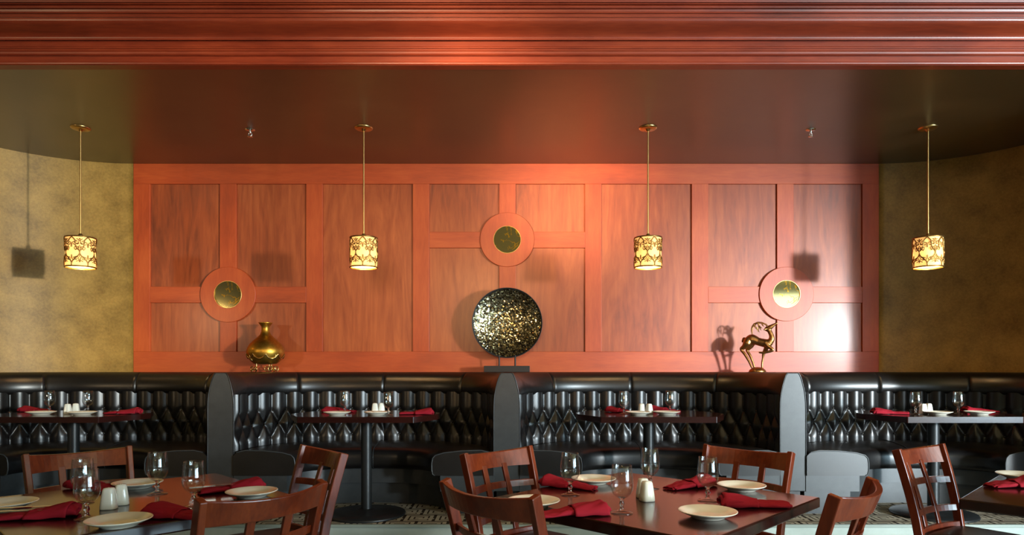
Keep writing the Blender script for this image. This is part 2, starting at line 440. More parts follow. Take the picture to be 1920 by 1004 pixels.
# ------------------------------------------------------------------ round medallions on the wall
def medallion(px, py, r, label):
    c = Vector((wx(px), 0, wz(py))); rr = r/F*D; rm = 26/F*D
    t = thing('wall_medallion', label, 'wall mirror', (c.x, D, c.z), 0, 'round mirrors set in the panelling')
    def ring(r0, r1, y0, y1, seg=72):
        mb = MB(); vs = []; fs = []
        for r_, y_ in ((r0, y0), (r1-.003, y0), (r1, y0+.003), (r1, y1), (r0, y1)):
            for k in range(seg):
                a = 2*PI*k/seg; vs.append((r_*math.cos(a), y_, r_*math.sin(a)))
        for i in range(5):
            i2 = (i+1) % 5
            for k in range(seg):
                k2 = (k+1) % seg
                fs.append((i*seg+k, i*seg+k2, i2*seg+k2, i2*seg+k))
        return mb.add(vs, fs)
    obj('wooden_ring', ring(rm, rr, -.012, .012), W_STILE, t)
    obj('bezel', ring(rm-.004, rm+.001, -.0145, .004), BRASS, t)
    mb = MB()
    vs = [(rm*math.cos(2*PI*k/48), -.004, rm*math.sin(2*PI*k/48)) for k in range(48)]
    mb.add(vs + [(x, .004, z) for x, y, z in vs], [tuple(range(48)), tuple(range(95, 47, -1))] + [(k, 48+k, 48+(k+1) % 48, (k+1) % 48) for k in range(48)])
    obj('mirror_disc', mb, MIRROR, t)
    return t
medallion(428, 553, 52, 'round dark gold-veined mirror in a wooden ring, upper left of the gold vase')
medallion(951, 450, 51, 'round yellowish mirror in a wooden ring directly above the mosaic disc')
medallion(1474, 552, 51, 'round bright mirror in a wooden ring above and right of the deer statuette')

# ------------------------------------------------------------------ booths
PITCH = 2.217; CX = [-.041 + PITCH*(k-1.5) for k in range(4)]; A0, B0_, Y0 = 1.0085, .78, 5.20
def curve(a, b, n=2.5, N=160):
    pts = []
    for i in range(N+1):
        t = PI - PI*i/N
        c, s = math.cos(t), math.sin(t)
        pts.append((a*math.copysign(abs(c)**(2/n), c), b*abs(s)**(2/n)))
    return pts
def resample(pts, N):
    L = [0]
    for i in range(1, len(pts)): L.append(L[-1] + math.dist(pts[i], pts[i-1]))
    out = []; j = 0
    for i in range(N+1):
        s = L[-1]*i/N
        while j < len(pts)-2 and L[j+1] < s: j += 1
        u = (s-L[j])/max(1e-9, L[j+1]-L[j])
        out.append((pts[j][0]+(pts[j+1][0]-pts[j][0])*u, pts[j][1]+(pts[j+1][1]-pts[j][1])*u))
    return out, L[-1]
NU = 252
back_c, LB = resample([(-A0, -.02)] + curve(A0, B0_, 2.5, 600)[1:-1] + [(A0, -.02)], NU)
def normals(c):
    out = []
    for i in range(len(c)):
        a, b = c[max(i-1, 0)], c[min(i+1, len(c)-1)]
        tx, ty = b[0]-a[0], b[1]-a[1]; l = math.hypot(tx, ty)
        out.append((-ty/l, tx/l))        # outward (towards the wall)
    return out
back_n = normals(back_c)
def tuft(s, z):
    p = .142; zt, z1, z2, z3, zb = .93, .78, .665, .55, .43
    segs = ((0, zt, 0, z1), (0, z1, .5*p, z2), (.5*p, z2, 0, z3), (0, z3, 0, zb))
    q = s/p; q = abs(q - round(q))*p     # distance to nearest fold line, folded to [0, p/2]
    best = 9
    for ax, az, bx, bz in segs:
        for sg in (1,):
            dx, dz = bx-ax, bz-az
            t = max(0, min(1, ((q-ax)*dx + (z-az)*dz)/(dx*dx+dz*dz)))
            best = min(best, math.hypot(q-ax-t*dx, z-az-t*dz))
    m = min(best/.068, 1)
    h = .036*(1-(1-m)**1.9)
    for bx, bz in ((0, z1), (.5*p, z2), (0, z3)):
        h -= .012*math.exp(-((q-bx)**2+(z-bz)**2)/(.013**2))
    return h
def strip(i0, i1, off_z):
    """rows over list of (offset outward, z) for curve indices i0..i1"""
    rows = []
    for o, z in off_z:
        rows.append([(back_c[i][0]+back_n[i][0]*o, back_c[i][1]+back_n[i][1]*o, z) for i in range(i0, i1+1)])
    return rows
BOLSTER = [(.06, .90), (.02, .902), (-.012, .912), (-.026, .930), (-.033, .955), (-.032, .985), (-.024, 1.015), (-.010, 1.045), (.010, 1.070), (.034, 1.088), (.058, 1.098), (.075, 1.10)]
capz = [(.1, .18), (.1, .80), (.098, .88), (.092, .94), (.082, .99), (.066, 1.05), (.052, 1.085), (.040, 1.10)]
def o_end(z):
    for (w0, z0), (w1, z1) in zip(capz[:-1], capz[1:]):
        if z0 <= z <= z1: return .1 - (w0+(w1-w0)*(z-z0)/(z1-z0)) - .003
    return .06
def booth_parts(root, ymax=lambda x: D-Y0-.003):
    mid = NU//2
    def idx_x(x):
        return min(range(NU+1), key=lambda i: abs(back_c[i][0]-x) + (0 if back_c[i][1] > .3 else 9))
    # tufted backs, two halves
    nz = 42
    for i0, i1 in ((0, mid), (mid, NU)):
        rows = []
        for k in range(nz+1):
            z = .43 + (.93-.43)*k/nz
            r = []
            for i in range(i0, i1+1):
                s = LB*(i/NU - .5)
                e = min(i-i0, i1-i)*LB/NU
                h = tuft(s, z)*min(1, (e/.02)**.6 if e > 0 else 0)
                if i in (0, NU): h = 0
                r.append((back_c[i][0]-back_n[i][0]*h, back_c[i][1]-back_n[i][1]*h, z))
            rows.append(r)
        mb = MB().grid(rows, True, flip=False)
        p_ = .142
        for k in range(-12, 13):                     # covered buttons
            for zr, sh in ((.78, 0), (.665, .5), (.55, 0)):
                s = (k+sh)*p_; fi = (s/LB+.5)*NU; i = int(round(fi))
                if i0+2 <= i <= i1-2:
                    mb.ball((back_c[i][0]-back_n[i][0]*.002, back_c[i][1]-back_n[i][1]*.002, zr), .0085, 8, 5)
        obj('backrest', mb, LEATHER, root)
    # bolsters, four segments
    cuts = [0, idx_x(-.715), mid, idx_x(.715), NU]
    for a, b in zip(cuts[:-1], cuts[1:]):
        rows = []
        for o, z in BOLSTER:
            r = []
            for i in range(a, b+1):
                e = min(i-a, b-i)*LB/NU
                q = o + (.012*max(0, 1-e/.018)**2 if z < 1.09 else 0)
                ee = min(i, NU-i)*LB/NU; bq = max(0, 1-ee/.16)**1.5
                if z > .905: q = q*(1-bq) + o_end(z)*bq
                r.append((back_c[i][0]+back_n[i][0]*q, back_c[i][1]+back_n[i][1]*q, z))
            rows.append(r)
        obj('headrest', MB().grid(rows, True), LEATHER, root)
    # flat ledge between the backs and the wall
    top = strip(0, NU, [(.072, 1.0995)])[0]
    far = [(max(-1.108, min(1.108, x)), ymax(x), z) for x, y, z in top]
    lm = MB().grid([top, far], False)
    lm.grid([[(x, y, z-.03) for x, y, z in top], [(x, y, z-.03) for x, y, z in far]], False, True)
    obj('ledge', lm, plain('dark_ledge_laminate', srgb(30, 17, 14), .35) if 'dark_ledge_laminate' not in bpy.data.materials else bpy.data.materials['dark_ledge_laminate'], root)
    # seat
    def band(name, mat, off, yfront, prof, i0, i1, split=None):
        """solid band between the back curve and a curve `off` further in; prof is a closed section of (t, z), t 0 back .. 1 front"""
        ai, bi = A0-off, max(.05, B0_-off)
        inn, _ = resample([(-ai, yfront)] + curve(ai, bi, 2.3, 400)[1:-1] + [(ai, yfront)], NU)
        bk, _ = resample([(-A0+.002, yfront)] + curve(A0-.002, B0_-.002, 2.5, 400)[1:-1] + [(A0-.002, yfront)], NU)
        rows = []
        for i in range(i0, i1+1):
            rows.append([(bk[i][0]+(inn[i][0]-bk[i][0])*t, bk[i][1]+(inn[i][1]-bk[i][1])*t, z) for t, z in prof] )
        mb = MB()
        cl = [r + [r[0]] for r in rows]
        mb.grid(cl, len(prof) > 5, flip=True)
        m = len(prof)
        mb.add(rows[0], [tuple(range(m))]); mb.add(rows[-1], [tuple(range(m-1, -1, -1))])
        return obj(name, mb, mat, root), rows
    sp = [(0, .305), (.5, .303), (.95, .305), (.985, .315), (1.0, .35), (1.0, .40), (.985, .44), (.94, .463), (.8, .482), (.5, .497), (.2, .50), (.06, .485), (0, .455)]
    for i0, i1 in ((0, mid), (mid, NU)):
        o, rows = band('seat_cushion', LEATHER, .48, -.05, sp, i0, i1)
        for r in (rows[0], rows[-1]):
            obj('piping', MB().tube([r[k] for k in (2,3,4,5,6,7,8,9,10,11)], .0055, 6), VINYL, o)
    for i0, i1 in ((0, mid), (mid, NU)):
        band('seat_base', VINYL, .415, -.038, [(0, .18), (1, .18), (1, .303), (0, .303)], i0, i1)
        band('toe_kick', VINYL, .36, -.005, [(0, .002), (1, .002), (1, .18), (0, .18)], i0, i1)

bl = ['tufted black leather booth at the far left, beneath the left gold wall',
      'tufted black leather booth below the gold vase and its wooden panelling',
      'tufted black leather booth between the mosaic disc and the deer statuette',
      'tufted black leather booth at the far right, beneath the right gold wall']
b0 = thing('booth_bench', bl[0], 'booth', (CX[0], Y0, P), 0, 'black leather booths along the wall')
def end_clip(k):
    def f(x):
        wxx = CX[k] + x; c = XL if k == 0 else XR; o = abs(wxx-c) if (wxx-c)*(-1 if k == 0 else 1) > 0 else 0
        return D - 1.15 + math.sqrt(max(0, 1.15**2 - o*o)) - Y0 - .006
    return f
booth_parts(b0, end_clip(0))
b1 = thing('booth_bench', bl[1], 'booth', (CX[1], Y0, P), 0, 'black leather booths along the wall')
booth_parts(b1)
dup(b1, (CX[2], Y0, P), None, bl[2])
b3 = thing('booth_bench', bl[3], 'booth', (CX[3], Y0, P), 0, 'black leather booths along the wall')
booth_parts(b3, end_clip(3))

# dividers
capz = [(.1, .18), (.1, .80), (.098, .88), (.092, .94), (.082, .99), (.066, 1.05), (.052, 1.085), (.040, 1.10)]
dl = ['tall charcoal booth divider left of the gold vase, in shadow', 'tall grey booth divider right under the mosaic disc', 'pale daylit booth divider under the right round mirror']
def divider(x, label):
    t = thing('booth_divider', label, 'booth divider', (x, Y0, P), 0, 'upholstered dividers between booths')
    core = [(w*.8, z-.004 if z > 1 else z) for w, z in capz]
    poly = [(w, z) for w, z in core] + [(-w, z) for w, z in reversed(core)]
    poly[0] = (poly[0][0], .002); poly[-1] = (poly[-1][0], .002)
    obj('partition_core', MB().prism_y(poly, .02, D-Y0-.004), LEATHER, t)
    poly = capz + [(-w, z) for w, z in reversed(capz)]
    obj('end_panel', MB().prism_y(poly, -.035, .02), VINYL, t, .006, 3)
    for s in (1, -1): obj('piping', MB().tube([(s*(w+.001), -.034, z) for w, z in capz], .005, 6), LEATHER, t)
for k in range(3): divider(CX[k]+PITCH/2, dl[k])

# ------------------------------------------------------------------ booth tables
TZ = P + .785
tl = ['clipped-corner dark wood pedestal table in the far left booth', 'clipped-corner dark wood pedestal table in the booth below the gold vase',
      'clipped-corner dark wood pedestal table in the booth right of the mosaic disc', 'clipped-corner dark wood pedestal table in the far right booth']
t0 = thing('booth_table', tl[0], 'table', (-3.40, 5.17, P), 0, 'booth tables with clipped corners')
oc = [(-.42,-.37),(.42,-.37),(.56,-.07),(.56,.07),(.42,.37),(-.42,.37),(-.56,.07),(-.56,-.07)]
obj('tabletop', MB().prism(oc, .742, .785), W_TABLE, t0, .006, 3)
obj('post', MB().lathe([(.041, .02), (.041, .725)], 32), BLACKM, t0)
obj('mounting_plate', MB().lathe([(.07, .724), (.14, .733), (.14, .7415)], 24), BLACKM, t0)
obj('base', MB().lathe([(.30, .001), (.302, .010), (.296, .020), (.2, .032), (.07, .042), (.05, .05)], 56), BLACKM, t0)
for k, x in ((1, -1.129), (2, 1.059), (3, 3.267)): dup(t0, (x, 5.17, P), None, tl[k])

# ------------------------------------------------------------------ square dining tables
DZ = .76
fl = ['square mahogany dining table in the dim left foreground, set for four', 'square mahogany dining table in the centre right foreground, set for four', 'square mahogany dining table cut off by the right edge']
q0 = thing('dining_table', fl[0], 'table', (-1.46, 2.62, 0), PI/4, 'square dining tables on the main floor')
obj('tabletop', MB().box(-.475, .475, -.475, .475, DZ-.042, DZ), W_TABLE, q0, .006, 3)
obj('post', MB().lathe([(.045, .03), (.045, DZ-.045)], 28), BLACKM, q0)
obj('base', MB().lathe([(.30, .001), (.302, .012), (.295, .022), (.1, .036), (.06, .05)], 48), BLACKM, q0)
dup(q0, (.565, 2.66, 0), PI/4 + .02, fl[1]); dup(q0, (2.44, 2.64, 0), PI/4, fl[2])

# ------------------------------------------------------------------ chairs
def chair_parts(t):
    yb = lambda z: -.19 - .10*max(0, (z-.45)/.42)**1.3 - .05*max(0, (.45-z)/.45)**1.6
    hw = lambda z: .205 + .015*max(0, (z-.45)/.42)
    for s in (-1, 1):
        zs = [0, .1, .2, .3, .4, .46, .55, .65, .75, .84, .875]
        obj('leg', MB().bar([(s*hw(z), yb(z), z) for z in zs], .026, .042, (1, 0, 0)), W_CHAIR, t, .004)
        mb = MB()
        pts = []
        mb.add([(s*.185+a*w, .185+b*w, z) for z, w in ((0, .013), (.43, .019)) for a, b in ((-1,-1),(1,-1),(1,1),(-1,1))],
               [(0,1,5,4),(1,2,6,5),(2,3,7,6),(3,0,4,7),(3,2,1,0),(4,5,6,7)])
        obj('leg', mb, W_CHAIR, t, .004)
    def bowed(z0, z1, th, bow, ext=0.0, arch=0.0):
        mb = MB(); n = 16; rows = {}
        for i in range(n+1):
            u = -1 + 2*i/n
            for nm, z, in (('b', z0), ('t', z1)):
                zz_ = z + (arch*(1-u*u) if nm == 't' else 0)
                x = u*(hw(z)-.012+ext); y = yb(z) - bow*(1-u*u)
                rows.setdefault(nm+'f', []).append((x, y+th/2, zz_)); rows.setdefault(nm+'r', []).append((x, y-th/2, zz_))
        mb.grid([rows['bf'], rows['tf'], rows['tr'], rows['br'], rows['bf']], False)
        e = [[rows[k][i] for k in ('bf', 'tf', 'tr', 'br')] for i in (0, -1)]
        mb.add(e[0], [(0,1,2,3)]); mb.add(e[1], [(3,2,1,0)])
        return mb
    obj('top_rail', bowed(.785, .873, .024, .062, .020, -.016), W_CHAIR, t, .004)
    obj('cross_rail', bowed(.685, .715, .016, .054), W_CHAIR, t, .002)
    obj('cross_rail', bowed(.545, .575, .016, .044), W_CHAIR, t, .002)
    for s in (-1, 1):
        x = s*.068
        zs = [.475, .55, .63, .70, .80]
        bw = lambda z: (.036 + .022*(z-.45)/.4)*(1-(.068/.2)**2)
        obj('slat', MB().bar([(x, yb(z)-bw(z), z) for z in zs], .030, .013, (1, 0, 0)), W_CHAIR, t, .002)
    obj('back_sill', bowed(.455, .49, .02, .028), W_CHAIR, t, .002)
    ap = MB()
    ap.box(-.19, .19, .175, .195, .385, .43); ap.box(-.19, .19, -.2, -.18, .385, .43)
    for s in (-1, 1): ap.box(s*.195-.01, s*.195+.01, -.19, .19, .385, .43)
    obj('seat_frame', ap, W_CHAIR, t, .002)
    st = []
    for k in range(28):
        a = 2*PI*k/28; c, s_ = math.cos(a), math.sin(a)
        st.append((math.copysign(abs(c)**.35, c), math.copysign(abs(s_)**.35, s_)))
    mb = MB(); rows = []
    for sc, z in ((.9, .431), (1, .437), (1.02, .45), (1.0, .465), (.93, .475), (.6, .482), (.2, .484)):
        rows.append([(x*.205*sc*(1.0 + .05*y), y*.195*sc+.005, z) for x, y in st])
    rows2 = [r+[r[0]] for r in rows]
    mb.grid(rows2, True); mb.add(rows[0], [tuple(range(27, -1, -1))]); mb.add(rows[-1], [tuple(range(28))])
    obj('seat', mb, LEATHER, t)
    for s in (-1, 1):
        obj('stretcher', MB().bar([(s*.187, .18, .2), (s*.203, -.2, .2)], .014, .028, (1, 0, 0)), W_CHAIR, t, .002)
    obj('stretcher', MB().box(-.187, .187, .176, .190, .26, .29), W_CHAIR, t, .002)
chairs = [  # top-rail centre x, y, facing angle (deg, direction the sitter faces), label
 (-2.135, 3.28, -41, 'wooden chair at the far left, behind the dim left table'),
 (-.925, 3.33, -139, 'wooden chair seen edge-on between the dim left table and the second booth'),
 (-.80, 2.20, 142, 'wooden chair, back to us, at the near right of the dim left table'),
 (-.085, 3.30, -45, 'wooden chair on the far left side of the centre right dining table'),
 (-.10, 2.24, 45, 'wooden chair, back to us, at the near left of the centre right table'),
 (1.195, 3.36, -135, 'wooden chair behind the centre right table, in front of the pale divider'),
 (1.185, 2.26, 138, 'wooden chair with strongly curved rail at the right corner of the centre right table'),
 (2.075, 3.43, -57, 'wooden chair turned sideways beside the table at the right edge'),
]
c0 = None
for x, y, deg, lab in chairs:
    a = math.radians(deg); ux, uy = math.cos(a), math.sin(a)
    loc = (x + .31*ux, y + .31*uy, 0); rz = a - PI/2
    if c0 is None:
        c0 = thing('dining_chair', lab, 'chair', loc, rz, 'wooden lattice-back dining chairs'); chair_parts(c0)
    else: dup(c0, loc, rz, lab)

# ------------------------------------------------------------------ tableware
goblet_me = None
def foot_mesh():
    return MB().lathe([(.0005, .000), (.038, .000), (.0395, .0015), (.038, .003), (.022, .0065), (.0095, .0118)], 36, cap=False)
def stem_mesh():
    return MB().lathe([(.0005, .0105), (.010, .012), (.0065, .018), (.0070, .026), (.0105, .033), (.0070, .040),
         (.0065, .047), (.0095, .053), (.014, .0555), (.0005, .0565)], 36)
def bowl_mesh():
    o = [(.0140, .0555), (.021, .059), (.031, .068), (.0385, .083), (.0408, .098), (.0402, .115), (.0378, .138), (.0345, .170), (.0338, .1712)]
    i = [(.0331, .170), (.0364, .138), (.0388, .115), (.0393, .098), (.0369, .084), (.029, .0705), (.018, .0625), (.0005, .0605)]
    return MB().lathe(o+i, 40)
CHINA_P = [(.002, .003), (.050, .003), (.052, 0), (.056, 0), (.058, .004), (.072, .010), (.098, .0215), (.1005, .0235), (.0995, .0255), (.096, .0250), (.070, .0150), (.060, .0095), (.045, .0080), (.002, .0080)]
def napkin_mesh(seed, L=.25, W=.048, Hh=.0155):
    rr = random.Random(seed); n = 40; rows = []
    turns = 2.3; m = 72
    ph = rr.random()*6; ph2 = rr.random()*6
    def wid(u): return W*(.86 + .30*u + .05*math.sin(u*7+ph))
    def hei(u): return Hh*(.48 + .95*u**1.4 + .10*math.sin(u*9+ph2)) * (1 - .35*max(0, (u-.9)/.1)**2)
    for i in range(n+1):
        u = i/n; row = []
        wv, hv = wid(u), hei(u)
        for k in range(m+1):
            q = k/m; a = -PI*.55 - q*turns*2*PI
            r = 1 - .60*q
            x = wv*r*math.copysign(abs(math.cos(a))**.75, math.cos(a)); z = hv*r*math.copysign(abs(math.sin(a))**.7, math.sin(a))
            cr = math.sin(26*u + 7*math.cos(a) + ph)*.0014 + math.sin(13*u - 11*math.cos(a)*r + ph2)*.0018
            x += .004*math.sin(9*u + 3*q*6+ph)*(1-q)
            z += hv + (cr if math.sin(a) > -.2 else 0)*(1-q*.6)
            y = (u-.5)*L + .007*math.sin(q*8+ph)*(1 if u in (0, 1) else .6)
            row.append((x, y, max(z, .0015 + .0004*q)))
        rows.append(row)
    mb = MB().grid(rows, True)
    # loose flap folded back over the thick end
    rows = []; sk = rr.uniform(-.35, .35)
    for i in range(17):
        v = i/16; u = .46 + .50*v; row = []
        for k in range(21):
            q = -1 + 2*k/20
            uu = min(.99, max(.05, u + sk*.18*q))
            z = 2*hei(uu)*max(0, 1-abs(q)**2.6)**.6 + .0045 + .0016*math.sin(8*q+9*v+ph)
            row.append((q*wid(uu)*1.08, (uu-.5)*L, max(z, .0022)))
        rows.append(row)
    return mb.grid(rows, True)
SHK = [(.0005, 0), (.0265, 0), (.028, .003), (.0265, .02), (.022, .055), (.0195, .070), (.016, .0765), (.0005, .0785)]
def knife_mesh():
    mb = MB()
    mb.prism([(-.007, -.10), (.007, -.10), (.0085, -.06), (.0055, 0), (-.0055, 0), (-.0085, -.06)], 0, .005)
    mb.prism([(-.0055, 0), (.0055, 0), (.009, .02), (.009, .08), (.004, .105), (-.003, .108), (-.0055, .08)], .001, .0032)
    return mb
def fork_mesh():
    mb = MB()
    mb.prism([(-.008, -.10), (.008, -.10), (.007, -.06), (.003, 0), (-.003, 0), (-.007, -.06)], 0, .004)
    mb.prism([(-.003, 0), (.003, 0), (.011, .03), (.011, .05), (-.011, .05), (-.011, .03)], .0, .003)
    for k in range(4): mb.box(-.011+k*.0062, -.0078+k*.0062, .05, .09, 0, .003)
    return mb
first = {}
def put(kind, x, y, z, label, group, rz=0.0, var=0):
    key = (kind, var)
    if key not in first:
        if kind == 'plate': o = obj('plate', MB().lathe(CHINA_P, 56), CHINA)
        elif kind == 'goblet': o = obj('goblet', stem_mesh(), GLASS); obj('bowl', bowl_mesh(), THIN, o); obj('foot', foot_mesh(), THIN, o)
        elif kind == 'shaker':
            o = obj('salt_shaker' if var == 0 else 'pepper_shaker', MB().lathe(SHK, 32, sq=3.2), SHAKE)
            hm = MB()
            for k in range(5 if var else 3): 
                a = 2*PI*k/(5 if var else 3); hm.lathe([(.0012, .0770), (.0012, .0785)], 6, (.006*math.cos(a), .006*math.sin(a), 0))
            obj('pour_hole', hm, BLACKP, o)
        elif kind == 'napkin':
            o = obj('napkin', napkin_mesh(var), CLOTH)
            m = o.modifiers.new('Solidify', 'SOLIDIFY'); m.thickness = .0022; m.offset = 0
        elif kind == 'knife': o = obj('knife', knife_mesh(), STEEL, None, .0008)
        elif kind == 'fork': o = obj('fork', fork_mesh(), STEEL, None, .0008)
        first[key] = o
    else:
        s = first[key]; o = s.copy(); COL.objects.link(o)
        for ch in s.children:
            c = ch.copy(); COL.objects.link(c); c.parent = o
    o.location = (x, y, z); o.rotation_euler = (0, 0, rz)
    cat = {'plate': 'plate', 'goblet': 'glass', 'shaker': 'shaker', 'napkin': 'napkin', 'knife': 'knife', 'fork': 'fork'}[kind]
    return tag(o, label, cat, group)
e = .0006
BD = (CAM-TZ)          # drop from the eye to booth tables
def bt(px, y): return (gx(px, y), y, TZ+e)
gB = lambda k: k + ' on the booth tables'
# booth table 1
put('goblet', *bt(93, 5.26), 'clear goblet behind the left plate on the far left booth table', gB('goblets'))
put('goblet', *bt(165, 5.24), 'clear goblet right of the shakers on the far left booth table', gB('goblets'))
put('plate', *bt(77, 5.02), 'white side plate left of the shakers on the far left booth table', gB('plates'))
put('plate', *bt(154, 5.00), 'white side plate right of the shakers on the far left booth table', gB('plates'))
put('shaker', *bt(127, 5.10), 'left white shaker of the pair on the far left booth table', gB('shakers'), .2, 0)
put('shaker', *bt(142, 5.17), 'right white shaker of the pair on the far left booth table', gB('shakers'), .3, 1)
put('napkin', *bt(70, 5.36), 'red napkin behind the left plate on the far left booth table', gB('napkins'), 1.4, 1)
put('napkin', *bt(230, 5.11), 'red napkin at the right end of the far left booth table', gB('napkins'), -1.35, 2)
# booth table 2
put('goblet', *bt(647, 5.22), 'clear goblet behind the left plate on the table below the vase', gB('goblets'))
put('goblet', *bt(728, 4.95), 'clear goblet beside the right plate on the table below the vase', gB('goblets'))
put('plate', *bt(632, 4.98), 'white side plate nearest the left end of the table below the vase', gB('plates'))
put('plate', *bt(707, 5.00), 'white side plate in front of the shakers on the table below the vase', gB('plates'))
put('shaker', *bt(703, 5.20), 'left white shaker of the touching pair on the table below the vase', gB('shakers'), .1, 0)
put('shaker', *bt(715, 5.24), 'right white shaker of the touching pair on the table below the vase', gB('shakers'), .4, 1)
put('napkin', *bt(637, 5.32), 'red napkin behind the left plate on the table below the vase', gB('napkins'), 1.35, 3)
put('napkin', *bt(781, 5.06), 'red napkin at the right end of the table below the vase', gB('napkins'), -1.4, 4)
# booth table 3
put('goblet', *bt(1170, 5.10), 'clear goblet left of the shakers on the table right of the mosaic disc', gB('goblets'))
put('goblet', *bt(1256, 5.24), 'clear goblet right of the shakers on the table right of the mosaic disc', gB('goblets'))
put('plate', *bt(1197, 5.00), 'white side plate left of centre on the table right of the mosaic disc', gB('plates'))
put('plate', *bt(1250, 5.03), 'white side plate right of the shakers on the table right of the mosaic disc', gB('plates'))
put('shaker', *bt(1203, 5.14), 'left white shaker of the pair on the table right of the mosaic disc', gB('shakers'), .1, 0)
put('shaker', *bt(1217, 5.12), 'right white shaker of the pair on the table right of the mosaic disc', gB('shakers'), .5, 1)
put('napkin', *bt(1163, 5.28), 'red napkin behind the left goblet on the table right of the mosaic disc', gB('napkins'), .75, 5)
put('napkin', *bt(1246, 5.38), 'red napkin behind the right plate on the table right of the mosaic disc', gB('napkins'), .9, 6)
# booth table 4
put('goblet', *bt(1717, 5.05), 'clear goblet left of the shakers on the far right booth table', gB('goblets'))
put('goblet', *bt(1797, 5.10), 'clear goblet between the two plates on the far right booth table', gB('goblets'))
put('plate', *bt(1758, 5.02), 'white side plate beside the shakers on the far right booth table', gB('plates'))
put('plate', *bt(1836, 5.04), 'white side plate at the right end of the far right booth table', gB('plates'))
put('shaker', *bt(1731, 5.12), 'left white shaker of the pair on the far right booth table', gB('shakers'), .1, 0)
put('shaker', *bt(1741, 5.16), 'right white shaker of the pair on the far right booth table', gB('shakers'), .2, 1)
put('napkin', *bt(1668, 5.10), 'red napkin at the left end of the far right booth table', gB('napkins'), 1.35, 7)
put('napkin', *bt(1838, 5.30), 'red napkin behind the right plate on the far right booth table', gB('napkins'), 1.5, 1)
# front tables
FD = CAM - DZ
def ft(px, py):
    d = FD*F/(py-690.0); return (gx(px, d), d, DZ+e)
gR = lambda k: k + ' on the centre right table'
put('goblet', *ft(1069, 929), 'clear goblet standing between red napkin and plate, far left side of the centre right table', gR('goblets'))
put('goblet', *ft(1166, 963), 'largest clear goblet, at the middle front of the centre right table', gR('goblets'))
put('goblet', *ft(1219, 916), 'clear goblet furthest back, right behind the shaker on the centre right table', gR('goblets'))
put('goblet', *ft(1327, 940), 'clear goblet between the two right plates of the centre right table', gR('goblets'))
put('plate', *ft(1000, 950), 'white side plate partly behind the near left chair of the centre right table', gR('plates'))
put('plate', *ft(1113, 907), 'white side plate at the far left corner behind the large goblet', gR('plates'))
put('plate', *ft(1390, 920), 'white side plate in front of the chair by the pale divider', gR('plates'))
put('plate', *ft(1327, 971), 'white side plate nearest the front edge of the centre right table', gR('plates'))
put('shaker', *ft(1213, 940), 'white shaker right of the large goblet, front one of two', gR('shakers'), .3, 0)
put('shaker', *ft(1206, 934), 'white shaker half hidden behind its twin on the centre right table', gR('shakers'), .1, 1)
put('napkin', *ft(1066, 914), 'red rolled napkin behind the goblet at the far left of the centre right table', gR('napkins'), 1.0, 5)
put('napkin', *ft(1076, 966), 'bright red rolled napkin at the near left of the centre right table', gR('napkins'), -1.25, 3)
put('napkin', *ft(1293, 914), 'red rolled napkin behind the goblet near the right plates', gR('napkins'), -.95, 6)
put('napkin', *ft(1414, 950), 'red rolled napkin lying right of the nearest plate', gR('napkins'), 1.45, 4)
gL = lambda k: k + ' on the dim left table'
put('goblet', *ft(155, 944), 'clear goblet partly behind another goblet on the dim left table', gL('goblets'))
put('goblet', *ft(163, 974), 'clear goblet nearest us beside the shakers on the dim left table', gL('goblets'))
put('goblet', *ft(295, 927), 'clear goblet beside the far plate of the dim left table', gL('goblets'))
put('goblet', *ft(363, 952), 'clear goblet at the right of the dim left table', gL('goblets'))
put('plate', *ft(12, 954), 'white side plate cut by the left edge of the picture', gL('plates'))
put('plate', *ft(258, 915), 'white side plate behind the shakers on the dim left table', gL('plates'))
put('plate', *ft(472, 932), 'white side plate at the right corner of the dim left table', gL('plates'))
put('plate', *ft(223, 987), 'white side plate at the front edge of the dim left table', gL('plates'))
put('shaker', *ft(204, 955), 'left white shaker of the pair on the dim left table', gL('shakers'), .2, 0)
put('shaker', *ft(227, 947), 'right white shaker of the pair on the dim left table', gL('shakers'), .5, 1)
put('napkin', *ft(66, 972), 'dark red napkin with cutlery at the left end of the dim left table', gL('napkins'), -1.2, 2)
put('napkin', *ft(178, 918), 'dark red napkin behind the shakers of the dim left table', gL('napkins'), 1.1, 1)
put('napkin', *ft(338, 970), 'dark red napkin in front of the right goblet on the dim left table', gL('napkins'), 1.3, 7)
put('napkin', *ft(435, 921), 'red napkin with cutlery behind the right plate of the dim left table', gL('napkins'), -.95, 4)
put('plate', *ft(1915, 899), 'white side plate on the table cut off by the right edge', None, 0)
put('napkin', *ft(1900, 913), 'pinkish red napkin on the table cut off by the right edge', None, -1.35, 2)
def cut(px, py, rz, nm, lab, up=.027):
    p = ft(px, py); o = put(nm, p[0], p[1], DZ+up, lab, 'cutlery laid on napkins', rz)
    return o
cut(60, 967, -1.25, 'knife', 'silver knife on the napkin at the left end of the dim left table')
cut(62, 973, -1.3, 'fork', 'silver fork on the napkin at the left end of the dim left table')
cut(404, 924, -.98, 'knife', 'silver knife on the napkin behind the right plate of the dim left table')

